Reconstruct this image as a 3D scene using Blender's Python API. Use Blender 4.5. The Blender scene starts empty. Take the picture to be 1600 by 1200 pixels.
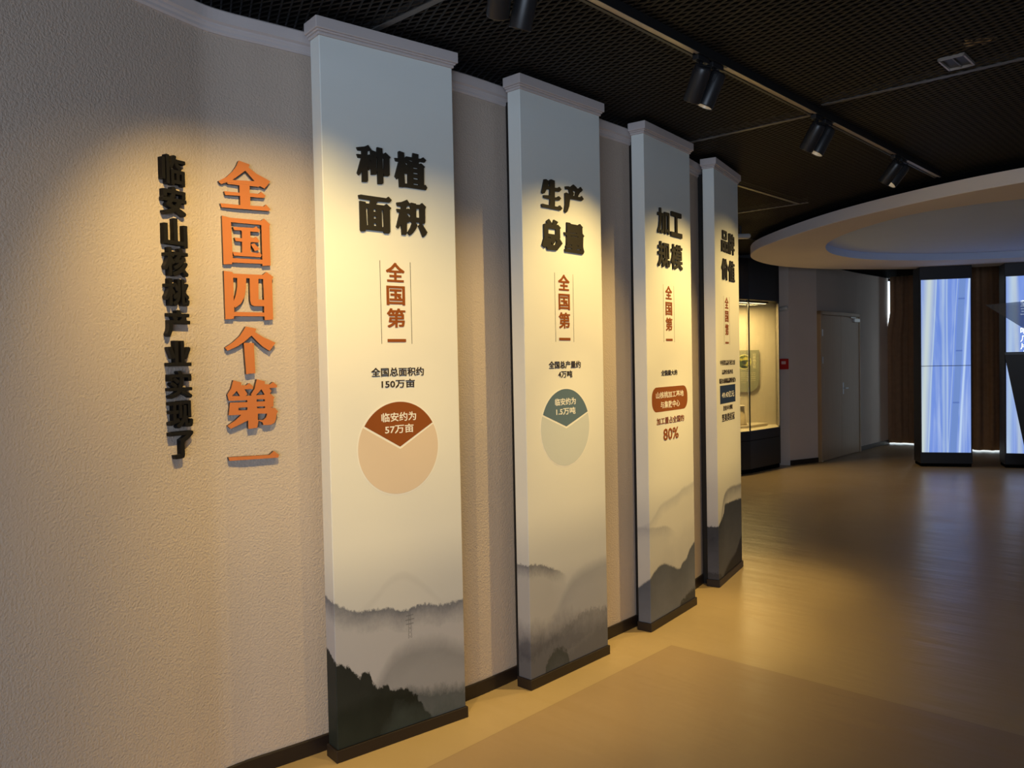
import bpy, bmesh, math, random
from mathutils import Vector, Matrix

sc = bpy.context.scene
COL = sc.collection
PI = math.pi
R = math.radians

# ------------------------------------------------------------------ camera
F_PX, PITCH, ROLL, EYE = 1268.312, R(1.61896), R(-1.15054), 1.6
_c, _s, _cr, _sr = math.cos(PITCH), math.sin(PITCH), math.cos(ROLL), math.sin(ROLL)
_u0 = Vector((0, _s, _c)); _fw = Vector((0, _c, -_s)); _r0 = Vector((1, 0, 0))
_rt = _r0 * _cr + _u0 * _sr
_up = -_r0 * _sr + _u0 * _cr
cam_data = bpy.data.cameras.new('camera')
cam_data.sensor_fit = 'HORIZONTAL'; cam_data.sensor_width = 36.0
cam_data.lens = F_PX * 36.0 / 1600.0
cam_data.clip_end = 100
cam = bpy.data.objects.new('camera', cam_data); COL.objects.link(cam)
m = Matrix.Identity(4)
for i in range(3):
    m[i][0] = _rt[i]; m[i][1] = _up[i]; m[i][2] = -_fw[i]
m[2][3] = EYE
cam.matrix_world = m
sc.camera = cam

# ------------------------------------------------------------------ colour management, world
sc.view_settings.view_transform = 'Standard'
sc.view_settings.look = 'None'
sc.view_settings.exposure = 0.0
sc.view_settings.gamma = 1.0
sc.view_settings.use_curve_mapping = False
world = bpy.data.worlds.new('world'); sc.world = world; world.use_nodes = True
bg = world.node_tree.nodes['Background']
bg.inputs[0].default_value = (0.62, 0.72, 1.0, 1)      # dim bluish ambient fill around the hall
bg.inputs[1].default_value = 0.22
# cool daylight fill; its unseen glazed entrance is added behind the camera, framed below
day = bpy.data.lights.new('daylight_fill', 'AREA'); day.shape = 'RECTANGLE'; day.size = 4.6; day.size_y = 2.3
day.energy = 215.0; day.color = (0.66, 0.80, 1.0)
day_ob = bpy.data.objects.new('daylight_fill', day); COL.objects.link(day_ob)
day_ob.location = (-1.0, -3.93, 1.45); day_ob.rotation_euler = (R(90), 0, 0)
SPOT_COLOR = (1.0, 0.71, 0.24)
SPOT_POWER = 60.0

# ------------------------------------------------------------------ node helpers
class NT:
    def __init__(s, name):
        s.mat = bpy.data.materials.new(name); s.mat.use_nodes = True
        s.t = s.mat.node_tree; s.n = s.t.nodes; s.l = s.t.links
        s.bsdf = s.n['Principled BSDF']; s.out = s.n['Material Output']
    def new(s, typ, **kw):
        nd = s.n.new(typ)
        for k, v in kw.items(): setattr(nd, k, v)
        return nd
    def put(s, v, sock):
        if isinstance(v, bpy.types.NodeSocket): s.l.new(v, sock)
        else: sock.default_value = v
    def m(s, op, a, b=0.0, c=0.0, clamp=False):
        nd = s.new('ShaderNodeMath', operation=op, use_clamp=clamp)
        for i, v in enumerate((a, b, c)): s.put(v, nd.inputs[i])
        return nd.outputs[0]
    def mix(s, f, a, b):
        nd = s.new('ShaderNodeMix', data_type='RGBA')
        s.put(f, nd.inputs[0])
        s.put(a if isinstance(a, bpy.types.NodeSocket) else (*a[:3], 1), nd.inputs[6])
        s.put(b if isinstance(b, bpy.types.NodeSocket) else (*b[:3], 1), nd.inputs[7])
        return nd.outputs[2]
    def obj(s):
        if not hasattr(s, '_o'):
            s._o = s.new('ShaderNodeTexCoord').outputs['Object']
            sp = s.new('ShaderNodeSeparateXYZ'); s.l.new(s._o, sp.inputs[0]); s._xyz = sp.outputs
        return s._o
    def xyz(s):
        s.obj(); return s._xyz
    def vec(s, x, y, z):
        nd = s.new('ShaderNodeCombineXYZ')
        for i, v in enumerate((x, y, z)): s.put(v, nd.inputs[i])
        return nd.outputs[0]
    def noise(s, vec, scale, detail=3.0, rough=0.5, dist=0.0):
        nd = s.new('ShaderNodeTexNoise'); s.l.new(vec, nd.inputs['Vector'])
        nd.inputs['Scale'].default_value = scale; nd.inputs['Detail'].default_value = detail
        nd.inputs['Roughness'].default_value = rough; nd.inputs['Distortion'].default_value = dist
        return nd.outputs['Fac']
    def ramp(s, f, pts, interp='LINEAR'):
        nd = s.new('ShaderNodeValToRGB'); s.put(f, nd.inputs[0])
        e = nd.color_ramp; e.interpolation = interp
        while len(e.elements) < len(pts): e.elements.new(0.5)
        for el, (p, c) in zip(e.elements, pts):
            el.position = p; el.color = (*c[:3], 1)
        return nd.outputs[0]
    def bump(s, h, strength=0.3, dist=0.01):
        nd = s.new('ShaderNodeBump'); nd.inputs['Strength'].default_value = strength
        nd.inputs['Distance'].default_value = dist; s.l.new(h, nd.inputs['Height'])
        s.l.new(nd.outputs[0], s.bsdf.inputs['Normal'])
    def col(s, c):
        s.put(c if isinstance(c, bpy.types.NodeSocket) else (*c[:3], 1), s.bsdf.inputs['Base Color'])
    def rough(s, r): s.put(r, s.bsdf.inputs['Roughness'])

def plain(name, c, rough=0.5, metal=0.0, spec=0.5, var=0.06, scale=30.0, bump=0.0):
    t = NT(name)
    n = t.noise(t.obj(), scale, 3)
    d = tuple(min(1, x * (1 + var)) for x in c); e = tuple(x * (1 - var) for x in c)
    t.col(t.mix(n, e, d)); t.rough(rough)
    t.bsdf.inputs['Metallic'].default_value = metal
    t.bsdf.inputs['Specular IOR Level'].default_value = spec
    if bump: t.bump(n, bump, 0.004)
    return t.mat

def emit(name, c, strength):
    t = NT(name)
    t.bsdf.inputs['Base Color'].default_value = (*c, 1)
    t.bsdf.inputs['Emission Color'].default_value = (*c, 1)
    t.bsdf.inputs['Emission Strength'].default_value = strength
    return t.mat

# ------------------------------------------------------------------ mesh helpers
def link(o, parent=None):
    COL.objects.link(o)
    if parent is not None: o.parent = parent
    return o

def mesh_obj(name, verts, faces, mat, parent=None, smooth=False, bevel=0.0, fix=True):
    me = bpy.data.meshes.new(name)
    me.from_pydata([tuple(v) for v in verts], [], faces)
    if fix:
        bm = bmesh.new(); bm.from_mesh(me)
        bmesh.ops.recalc_face_normals(bm, faces=bm.faces)
        bm.to_mesh(me); bm.free()
    if mat: me.materials.append(mat)
    if smooth:
        for p in me.polygons: p.use_smooth = True
    o = bpy.data.objects.new(name, me); link(o, parent)
    if bevel:
        b = o.modifiers.new('bevel', 'BEVEL'); b.width = bevel; b.segments = 2; b.limit_method = 'ANGLE'
    return o

class MB:
    """collects shapes that belong to one single part"""
    def __init__(s): s.v = []; s.f = []
    def add(s, vs, fs):
        k = len(s.v); s.v += [tuple(v) for v in vs]; s.f += [tuple(i + k for i in f) for f in fs]; return s
    def box(s, x0, x1, y0, y1, z0, z1, mtx=None):
        vs = [Vector((x, y, z)) for x in (x0, x1) for y in (y0, y1) for z in (z0, z1)]
        if mtx: vs = [mtx @ v for v in vs]
        return s.add(vs, [(0, 1, 3, 2), (4, 6, 7, 5), (0, 4, 5, 1), (2, 3, 7, 6), (0, 2, 6, 4), (1, 5, 7, 3)])
    def prism(s, poly, z0, z1):
        n = len(poly)
        vs = [(x, y, z0) for x, y in poly] + [(x, y, z1) for x, y in poly]
        fs = [tuple(range(n))[::-1], tuple(range(n, 2 * n))] + [(i, (i + 1) % n, n + (i + 1) % n, n + i) for i in range(n)]
        return s.add(vs, fs)
    def lathe(s, prof, seg=24, mtx=None, caps=True):
        vs = []; fs = []
        for r, z in prof:
            for k in range(seg):
                a = 2 * PI * k / seg; v = Vector((r * math.cos(a), r * math.sin(a), z)); vs.append(mtx @ v if mtx else v)
        for i in range(len(prof) - 1):
            for k in range(seg):
                k2 = (k + 1) % seg
                fs.append((i * seg + k, i * seg + k2, (i + 1) * seg + k2, (i + 1) * seg + k))
        if caps:
            fs.append(tuple(range(seg))[::-1]); fs.append(tuple(range((len(prof) - 1) * seg, len(prof) * seg)))
        return s.add(vs, fs)
    def obj(s, name, mat, parent=None, smooth=False, bevel=0.0): return mesh_obj(name, s.v, s.f, mat, parent, smooth, bevel)

def sweep(path, prof):
    """profile (offset to the room side, z) swept along an open plan path; the room is on the path's +N side"""
    n = len(path); k = len(prof); vs = []; fs = []
    for i, (x, y) in enumerate(path):
        a = Vector(path[max(i - 1, 0)]); b = Vector(path[min(i + 1, n - 1)])
        t = (b - a).normalized(); nx, ny = t.y, -t.x
        for d, z in prof: vs.append((x + nx * d, y + ny * d, z))
    for i in range(n - 1):
        for j in range(k):
            j2 = (j + 1) % k
            fs.append((i * k + j, i * k + j2, (i + 1) * k + j2, (i + 1) * k + j))
    fs.append(tuple(range(k))); fs.append(tuple(range((n - 1) * k, n * k))[::-1])
    return vs, fs

def tag(o, label=None, cat=None, group=None, kind=None):
    if label: o['label'] = label
    if cat: o['category'] = cat
    if group: o['group'] = group
    if kind: o['kind'] = kind
    return o

def thing(name, label, cat, loc=(0, 0, 0), rz=0.0, group=None):
    o = bpy.data.objects.new(name, None); link(o); o.location = loc; o.rotation_euler = (0, 0, rz)
    o.empty_display_size = 0.1
    return tag(o, label, cat, group)

def struct(o): o['kind'] = 'structure'; return o

def curve_mesh(cu):
    o = bpy.data.objects.new('tmp', cu); COL.objects.link(o)
    me = bpy.data.meshes.new_from_object(o)
    bpy.data.objects.remove(o); bpy.data.curves.remove(cu)
    return me

def text_mesh(txt, bold, box, depth, y0, mat, res=3, heavy=False):
    """writing filled into box (x0, x1, z0, z1), standing depth proud of y0 towards -y"""
    cu = bpy.data.curves.new('txt', 'FONT'); cu.body = txt; cu.offset = 0.0 if heavy else bold; cu.extrude = 0.5; cu.resolution_u = res
    me = curve_mesh(cu)
    if heavy:
        # heavier strokes: the outline laid several times around itself, each a hair deeper than the last
        vs = [v.co.copy() for v in me.vertices]; fs = [tuple(p.vertices) for p in me.polygons]; n = len(vs)
        av = []; af = []
        sh = [(0, 0)] + [(bold * a, bold * b) for a, b in ((1, 0), (-1, 0), (0, 1), (0, -1), (1, 1), (-1, 1), (1, -1), (-1, -1))]
        for k, (dx, dy) in enumerate(sh):
            av += [(v.x + dx, v.y + dy, v.z * (1 - .012 * k) - .006 * k * 0) for v in vs]; af += [tuple(i + n * k for i in f) for f in fs]
        me2 = bpy.data.meshes.new('txt'); me2.from_pydata(av, [], af); me = me2
    xs = [v.co.x for v in me.vertices]; ys = [v.co.y for v in me.vertices]
    ax, bx, ay, by = min(xs), max(xs), min(ys), max(ys)
    x0, x1, z0, z1 = box
    sx = (x1 - x0) / max(bx - ax, 1e-6); sz = (z1 - z0) / max(by - ay, 1e-6)
    for v in me.vertices:
        x, y, z = v.co
        v.co = (x0 + (x - ax) * sx, y0 - (z + 0.5) * depth, z0 + (y - ay) * sz)
    me.materials.clear(); me.materials.append(mat)
    return me

def poly_mesh(polys, depth, y0, mat):
    """closed outlines (even-odd holes) in x, z standing depth proud of y0 towards -y"""
    cu = bpy.data.curves.new('pl', 'CURVE'); cu.dimensions = '2D'; cu.fill_mode = 'BOTH'; cu.extrude = 0.5
    for q in polys:
        sp = cu.splines.new('POLY'); sp.points.add(len(q) - 1); sp.use_cyclic_u = True
        for p, (x, z) in zip(sp.points, q): p.co = (x, z, 0, 1)
    me = curve_mesh(cu)
    for v in me.vertices:
        x, y, z = v.co; v.co = (x, y0 - (z + 0.5) * depth, y)
    me.materials.clear(); me.materials.append(mat)
    return me

def put_mesh(name, me, parent=None):
    me.name = name
    return link(bpy.data.objects.new(name, me), parent)

# ------------------------------------------------------------------ materials
def stucco(name, c, scale=120.0, strength=0.6):
    t = NT(name); o = t.obj()
    n1 = t.noise(o, scale, 2, 0.6); n2 = t.noise(o, 2.2, 4)
    t.col(t.mix(n2, tuple(x * 0.93 for x in c), tuple(min(1, x * 1.05) for x in c)))
    t.rough(0.85); t.bsdf.inputs['Specular IOR Level'].default_value = 0.25
    t.bump(n1, strength, 0.006)
    return t.mat

M = {}
M['wall'] = stucco('wall_stucco', (0.54, 0.44, 0.365))
M['far_wall'] = stucco('far_wall_paint', (0.62, 0.55, 0.50), 120, 0.1)
M['cornice'] = plain('cornice_paint', (0.60, 0.54, 0.53), 0.7, var=0.03, scale=8)
M['plinth'] = plain('dark_brown_plinth', (0.016, 0.0095, 0.0075), 0.45)
M['black_letter'] = plain('black_lacquer', (0.010, 0.009, 0.009), 0.5, spec=0.3)
M['head_letter'] = plain('charcoal_lacquer', (0.024, 0.020, 0.015), 0.55, spec=0.3)
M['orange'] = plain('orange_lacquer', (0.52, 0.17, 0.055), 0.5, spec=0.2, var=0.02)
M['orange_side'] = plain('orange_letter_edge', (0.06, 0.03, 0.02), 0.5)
M['ink_black'] = plain('print_black', (0.045, 0.03, 0.018), 0.6, spec=0.2)
M['ink_brown'] = plain('print_brown', (0.27, 0.075, 0.016), 0.6, spec=0.2, var=0.02)
M['ink_rust'] = plain('print_rust', (0.28, 0.075, 0.014), 0.6, spec=0.2, var=0.02)
M['ink_slate'] = plain('print_slate', (0.115, 0.17, 0.215), 0.6, spec=0.2, var=0.02)
M['ink_navy'] = plain('print_navy', (0.018, 0.035, 0.085), 0.6, spec=0.2)
M['ink_cream'] = plain('print_cream', (0.88, 0.83, 0.74), 0.6, spec=0.2, var=0.01)
M['ink_tan'] = plain('print_tan', (0.74, 0.58, 0.43), 0.6, spec=0.2, var=0.01)
M['ink_sage'] = plain('print_sage', (0.62, 0.63, 0.60), 0.6, spec=0.2, var=0.01)
M['mesh_metal'] = plain('black_expanded_metal', (0.0095, 0.0078, 0.006), 0.5, spec=0.3, var=0.15)
M['void'] = plain('black_void_paint', (0.004, 0.004, 0.004), 0.95, spec=0.05)
M['bar'] = plain('grey_ceiling_bar', (0.12, 0.115, 0.11), 0.4, metal=0.3)
M['black_metal'] = plain('black_metal', (0.012, 0.012, 0.013), 0.42)
M['lamp_black'] = plain('lamp_black', (0.016, 0.016, 0.018), 0.38)
M['channel'] = plain('track_channel', (0.42, 0.38, 0.34), 0.35, metal=0.6)
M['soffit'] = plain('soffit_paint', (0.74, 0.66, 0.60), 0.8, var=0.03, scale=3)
M['recess'] = plain('recess_blue_light_tint', (0.60, 0.71, 0.95), 0.8, var=0.03, scale=3)  # blue light of the screens is put into the recess colour
M['black_case'] = plain('black_case_paint', (0.012, 0.011, 0.011), 0.4)
M['case_cream'] = plain('case_lining', (0.62, 0.55, 0.40), 0.8, var=0.03)
M['wood_door'] = None
M['steel'] = plain('brushed_steel', (0.5, 0.5, 0.5), 0.35, metal=0.9)
M['red'] = plain('red_plastic', (0.50, 0.02, 0.012), 0.7, spec=0.15)
M['white_plastic'] = plain('white_plastic', (0.6, 0.58, 0.55), 0.4)
M['column'] = plain('screen_housing', (0.014, 0.014, 0.018), 0.4)
M['curtain'] = plain('brown_curtain', (0.38, 0.22, 0.125), 0.9, spec=0.1, var=0.2, scale=14)
M['lens'] = emit('lamp_lens', (1.0, 0.84, 0.58), 12.0)
M['reflector'] = plain('lamp_reflector', (0.45, 0.42, 0.38), 0.35, metal=0.4, var=0)
M['lens_off'] = plain('lamp_lens_unlit', (0.12, 0.12, 0.13), 0.15)
M['daylight'] = emit('daylight_window', (0.72, 0.88, 1.0), 2.4)
M['led'] = emit('led_strip', (1.0, 0.82, 0.5), 4.0)

def glass(name, tint=(0.9, 0.95, 0.93), spec=0.5, alpha_mix=0.9):
    t = NT(name)
    tr = t.new('ShaderNodeBsdfTransparent'); tr.inputs[0].default_value = (*tint, 1)
    gl = t.new('ShaderNodeBsdfGlossy'); gl.inputs['Roughness'].default_value = 0.03
    fr = t.new('ShaderNodeFresnel'); fr.inputs[0].default_value = 1.45
    f2 = t.m('MULTIPLY', fr.outputs[0], spec, clamp=True)
    mx = t.new('ShaderNodeMixShader'); t.l.new(f2, mx.inputs[0]); t.l.new(tr.outputs[0], mx.inputs[1]); t.l.new(gl.outputs[0], mx.inputs[2])
    t.l.new(mx.outputs[0], t.out.inputs[0])
    return t.mat
M['glass'] = glass('case_glass', (0.97, 0.98, 0.96))

def dark_glass():
    t = NT('smoked_hologram_glass')
    tr = t.new('ShaderNodeBsdfTransparent'); tr.inputs[0].default_value = (0.62, 0.66, 0.72, 1)
    df = t.new('ShaderNodeBsdfPrincipled'); df.inputs['Base Color'].default_value = (0.35, 0.37, 0.4, 1); df.inputs['Roughness'].default_value = 0.15
    mx = t.new('ShaderNodeMixShader'); mx.inputs[0].default_value = 0.28
    t.l.new(tr.outputs[0], mx.inputs[1]); t.l.new(df.outputs[0], mx.inputs[2]); t.l.new(mx.outputs[0], t.out.inputs[0])
    return t.mat
M['smoked'] = dark_glass()

def door_wood():
    t = NT('pale_wood_door'); x, y, z = t.xyz()
    v = t.vec(t.m('MULTIPLY', x, 9), t.m('MULTIPLY', y, 9), t.m('MULTIPLY', z, 0.6))
    n = t.noise(v, 3, 5, 0.6, 0.6)
    t.col(t.mix(n, (0.33, 0.19, 0.08), (0.43, 0.265, 0.12))); t.rough(0.38)
    return t.mat
M['wood_door'] = door_wood()

def floor_mat():
    t = NT('vinyl_floor'); x, y, z = t.xyz()
    a = t.m('SUBTRACT', t.m('MULTIPLY', x, 0.7314), t.m('MULTIPLY', y, 0.682))
    b = t.m('ADD', t.m('MULTIPLY', x, 0.682), t.m('MULTIPLY', y, 0.7314))
    sheet = t.m('MULTIPLY', t.m('LESS_THAN', b, 3.862), t.m('GREATER_THAN', a, -2.425))
    n = t.noise(t.obj(), 1.3, 4); g = t.noise(t.obj(), 220, 2)
    base = t.mix(n, (0.38, 0.275, 0.155), (0.43, 0.32, 0.185))
    tile = t.mix(n, (0.30, 0.208, 0.128), (0.345, 0.242, 0.15))
    c = t.mix(sheet, base, tile)
    # welded seams between the vinyl sheets
    def seam(v, p): return t.m('LESS_THAN', t.m('ABSOLUTE', t.m('SUBTRACT', v, p)), 0.0025)
    s1 = t.m('MULTIPLY', seam(b, 3.862), t.m('GREATER_THAN', a, -2.43))
    s2 = t.m('MULTIPLY', seam(a, -2.425), t.m('LESS_THAN', b, 3.862))
    s3 = seam(b, 5.98)
    sm = t.m('MAXIMUM', s1, t.m('MAXIMUM', s2, s3))
    c = t.mix(t.m('MULTIPLY', sm, 0.35), c, (0.16, 0.11, 0.06))
    c = t.mix(t.m('MULTIPLY', g, 0.18), c, (0.26, 0.19, 0.10))
    t.col(c)
    r = t.m('ADD', 0.25, t.m('MULTIPLY', t.noise(t.obj(), 2.5, 3), 0.14)); t.rough(r)
    t.bsdf.inputs['Specular IOR Level'].default_value = 0.5
    v = t.vec(t.m('MULTIPLY', a, 1.2), t.m('MULTIPLY', b, 5.0), 0.0)
    t.bump(t.noise(v, 1.6, 2), 0.25, 0.02)
    return t.mat
M['floor'] = floor_mat()

PANEL_W, PANEL_T, PANEL_H, PLINTH_H = 0.632, 0.08, 2.895, 0.049

def landscape(name, layers, sky, tower=None):
    """printed misty hills: layers are (outline points, jag, jag scale, ridge colour, mist colour, fade depth, strength, softness)"""
    t = NT(name); x, y, z = t.xyz()
    s = t.m('SUBTRACT', x, y)
    c = t.ramp(t.m('DIVIDE', z, 3.0), sky, 'EASE')
    fine = t.noise(t.vec(t.m('MULTIPLY', s, 2.0), 0.0, t.m('MULTIPLY', z, 5.0)), 2.2, 4)
    c = t.mix(t.m('MULTIPLY', fine, 0.12), c, (0.62, 0.60, 0.56))
    S0, S1 = -0.10, 0.66
    for (pts, jag, jsc, top, fog, fade, strength, soft, *rng) in layers:
        nd = t.new('ShaderNodeFloatCurve'); nd.mapping.use_clip = False; cv = nd.mapping.curves[0]
        xs = [((p[0] - S0) / (S1 - S0), p[1]) for p in pts]
        while len(cv.points) < len(xs): cv.points.new(0.5, 0.5)
        for p, (px, pz) in zip(cv.points, xs): p.location = (min(max(px, 0), 1), pz); p.handle_type = 'AUTO_CLAMPED'
        nd.mapping.extend = 'HORIZONTAL'; nd.mapping.update()
        t.l.new(t.m('DIVIDE', t.m('SUBTRACT', s, S0), S1 - S0), nd.inputs['Value'])
        jn = t.noise(t.vec(s, jsc * 0.013, t.m('MULTIPLY', z, 0.6)), jsc, 4, 0.7)
        h = t.m('ADD', nd.outputs[0], t.m('MULTIPLY', t.m('SUBTRACT', jn, 0.5), jag))
        d = t.m('SUBTRACT', h, z)
        mask = t.m('DIVIDE', d, soft, clamp=True)
        blot = t.noise(t.vec(s, 0.3, t.m('MULTIPLY', z, 1.6)), 9.0, 5, 0.6)
        k = t.m('DIVIDE', t.m('ADD', d, t.m('MULTIPLY', t.m('SUBTRACT', blot, 0.5), fade * 0.7)), fade, clamp=True)
        lc = t.mix(k, top, fog)
        al = t.m('MULTIPLY', mask, strength)
        if rng:   # the ridge is lost in mist towards rng[1]
            al = t.m('MULTIPLY', al, t.m('DIVIDE', t.m('SUBTRACT', t.m('ADD', rng[1], t.m('MULTIPLY', t.m('SUBTRACT', blot, .5), .12)), s), rng[1] - rng[0], clamp=True))
        c = t.mix(al, c, lc)
    if tower:
        tx, z0, z1 = tower
        hgt = t.m('DIVIDE', t.m('SUBTRACT', z, z0), z1 - z0)
        half = t.m('SUBTRACT', 0.0085, t.m('MULTIPLY', hgt, 0.0055))
        ds = t.m('ABSOLUTE', t.m('SUBTRACT', s, tx))
        leg = t.m('LESS_THAN', t.m('ABSOLUTE', t.m('SUBTRACT', ds, half)), 0.0012)
        lat = t.m('LESS_THAN', t.m('ABSOLUTE', t.m('SUBTRACT', t.m('PINGPONG', t.m('MULTIPLY', z, 1.0), 0.009), ds)), 0.0012)
        lat = t.m('MULTIPLY', lat, t.m('LESS_THAN', ds, half))
        arms = 0.0
        for za, wa in ((z1 - 0.012, 0.018), (z1 - 0.03, 0.022), (z1 - 0.048, 0.018)):
            q = t.m('MULTIPLY', t.m('LESS_THAN', t.m('ABSOLUTE', t.m('SUBTRACT', z, za)), 0.0022), t.m('LESS_THAN', ds, wa))
            arms = t.m('MAXIMUM', arms, q)
        tw = t.m('MAXIMUM', t.m('MAXIMUM', leg, lat), arms)
        tw = t.m('MULTIPLY', tw, t.m('MULTIPLY', t.m('GREATER_THAN', z, z0), t.m('LESS_THAN', z, z1)))
        c = t.mix(t.m('MULTIPLY', tw, 0.62), c, (0.10, 0.10, 0.11))
    t.col(c); t.rough(0.55); t.bsdf.inputs['Specular IOR Level'].default_value = 0.25
    return t.mat

SKY = [(0.0, (0.30, 0.30, 0.33)), (0.12, (0.42, 0.41, 0.43)), (0.20, (0.58, 0.56, 0.54)), (0.30, (0.80, 0.76, 0.68)),
       (0.55, (0.88, 0.83, 0.72)), (0.78, (0.82, 0.81, 0.74)), (0.97, (0.86, 0.90, 0.87))]
PRINT = []
PRINT.append(landscape('print_pylon_hills', [
    ([(-.10, .5), (.20, .66), (.23, .69), (.267, .712), (.317, .722), (.371, .700), (.42, .66), (.50, .58), (.66, .40)], .010, 60, (.45, .43, .42), (.59, .565, .54), .05, .55, .03),
    ([(-.10, .67), (.007, .645), (.03, .632), (.065, .611), (.108, .594), (.196, .587), (.257, .577), (.31, .555), (.34, .554), (.40, .564), (.45, .557), (.514, .54), (.66, .543)], .050, 62, (.120, .125, .155), (.43, .41, .425), .10, .95, .010),
    ([(-.10, .20), (.16, .28), (.22, .35), (.26, .40), (.315, .422), (.38, .43), (.45, .424), (.511, .413), (.561, .387), (.66, .34)], .03, 55, (.175, .172, .178), (.26, .255, .265), .17, .8, .08),
    ([(-.10, .22), (.2, .235), (.34, .232), (.40, .208), (.505, .19), (.66, .16)], .075, 38, (.055, .065, .070), (.115, .125, .14), .20, .92, .05),
    ([(-.10, .47), (0, .41), (.05, .38), (.09, .338), (.105, .322), (.124, .338), (.142, .337), (.158, .318), (.165, .285), (.20, .258), (.228, .262), (.25, .235), (.33, .215), (.45, .06), (.66, -.2)], .075, 42, (.006, .009, .007), (.016, .022, .017), .30, .97, .010),
    ([(-.10, -.3), (.10, -.2), (.20, .08), (.28, .17), (.42, .15), (.5, .14), (.66, .12)], .20, 12, (.075, .095, .095), (.03, .042, .036), .16, .70, .12),
], SKY, (.35, .425, .535)))
PRINT.append(landscape('print_village_hills', [
    ([(-.10, .61), (.013, .613), (.065, .605), (.112, .592), (.161, .572), (.22, .545), (.271, .515), (.4, .44), (.66, .3)], .045, 80, (.13, .13, .155), (.42, .40, .40), .07, .95, .010, .16, .30),
    ([(-.10, .1), (.2, .36), (.30, .475), (.365, .518), (.53, .544), (.66, .55)], .02, 50, (.27, .27, .295), (.36, .35, .37), .14, .75, .06),
    ([(-.10, .35), (.006, .35), (.155, .346), (.256, .34), (.36, .33), (.523, .29), (.66, .27)], .16, 11, (.165, .16, .18), (.062, .062, .08), .22, .95, .14),
    ([(-.10, .0), (.08, .03), (.2, .10), (.4, .15), (.55, .19), (.66, .22)], .09, 50, (.23, .225, .24), (.10, .10, .115), .04, .55, .02),
    ([(-.10, .16), (.1, .20), (.3, .25), (.45, .29), (.55, .28), (.66, .26)], .14, 45, (.085, .088, .10), (.16, .16, .18), .05, .5, .02),
    ([(-.10, -.2), (.09, -.1), (.113, .09), (.158, .14), (.199, .158), (.249, .14), (.29, .10), (.32, -.1), (.66, -.2)], .10, 60, (.030, .038, .036), (.07, .075, .085), .14, .85, .02),
], SKY))
PRINT.append(landscape('print_blue_ridge', [
    ([(-.10, .60), (.10, .70), (.131, .723), (.262, .749), (.398, .769), (.455, .789), (.541, .796), (.66, .82)], .02, 55, (.44, .43, .44), (.66, .62, .56), .09, .8, .02),
    ([(-.10, .61), (-.013, .618), (.127, .601), (.178, .599), (.247, .583), (.3, .56), (.40, .50), (.66, .4)], .018, 60, (.36, .35, .37), (.52, .50, .48), .08, .8, .015, .22, .36),
    ([(-.10, .46), (.2, .50), (.4, .56), (.66, .62)], .10, 10, (.56, .53, .49), (.40, .39, .40), .22, .5, .10),
    ([(-.10, .24), (.001, .318), (.077, .355), (.162, .371), (.293, .331), (.41, .294), (.439, .318), (.507, .338), (.547, .379), (.66, .43)], .022, 80, (.070, .080, .110), (.135, .145, .185), .30, .95, .014),
    ([(-.10, -.4), (.30, -.2), (.40, .06), (.5, .10), (.60, .12), (.66, .12)], .12, 90, (.02, .023, .026), (.05, .05, .065), .2, .85, .012),
], SKY))
PRINT.append(landscape('print_dark_slope', [
    ([(-.10, .30), (.06, .46), (.095, .533), (.148, .615), (.217, .652), (.356, .663), (.481, .654), (.66, .65)], .03, 50, (.17, .17, .20), (.46, .44, .45), .10, .92, .02),
    ([(-.10, .425), (0, .43), (.06, .455), (.143, .502), (.179, .56), (.298, .554), (.44, .546), (.66, .53)], .05, 65, (.022, .026, .038), (.075, .08, .105), .34, .96, .012),
    ([(-.10, -.3), (.05, .0), (.157, .088), (.278, .13), (.458, .171), (.611, .251), (.66, .27)], .04, 60, (.010, .010, .014), (.02, .02, .026), .3, .92, .03),
    ([(-.10, .10), (-.02, .10), (.05, .09), (.10, .02), (.66, -.3)], .07, 80, (.03, .03, .035), (.07, .07, .085), .1, .8, .01),
], SKY))

# ------------------------------------------------------------------ setting: floor, ceiling, walls
CEIL = 2.99
struct(MB().box(-6, 9.6, -4, 17, -0.12, 0).obj('floor', M['floor']))
struct(MB().box(-6, 9.6, -4, 17, 3.45, 3.57).obj('ceiling', M['void']))

WALL = [(-4.9, -4.0), (-2.58, .335), (-1.17, 2.985), (-1.125, 3.062), (-1.06, 3.130), (-.978, 3.196), (-.84, 3.308), (-.79, 3.352), (-.576, 3.532),
        (-.256, 3.79), (-.067, 3.985), (.012, 4.075), (.17, 4.231), (.513, 4.597), (.724, 4.834), (.854, 4.985), (1.06, 5.29),
        (1.238, 5.578), (1.358, 5.775), (1.46, 5.96), (1.6, 6.22), (1.83, 6.64)]
WALL_TOP = 2.94
def smooth_path(pts, n=4):
    out = []
    for i in range(len(pts) - 1):
        p0 = Vector(pts[max(i - 1, 0)]); p1 = Vector(pts[i]); p2 = Vector(pts[i + 1]); p3 = Vector(pts[min(i + 2, len(pts) - 1)])
        if (p2 - p1).length > 1.0: out.append(tuple(p1)); continue
        a = (p1 - p0); b = (p3 - p2); L = (p2 - p1).length
        t1 = ((a.normalized() if a.length else (p2 - p1).normalized()) + (p2 - p1).normalized()).normalized() * L
        t2 = ((b.normalized() if b.length else (p2 - p1).normalized()) + (p2 - p1).normalized()).normalized() * L
        for k in range(n):
            u = k / n
            q = (2*u**3 - 3*u**2 + 1) * p1 + (u**3 - 2*u**2 + u) * t1 + (-2*u**3 + 3*u**2) * p2 + (u**3 - u**2) * t2
            out.append(tuple(q))
    out.append(tuple(pts[-1])); return out
WP = smooth_path(WALL)
vs, fs = sweep(WP, [(0, 0), (0, WALL_TOP - .005), (-.16, WALL_TOP - .005), (-.16, 0)])
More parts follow.
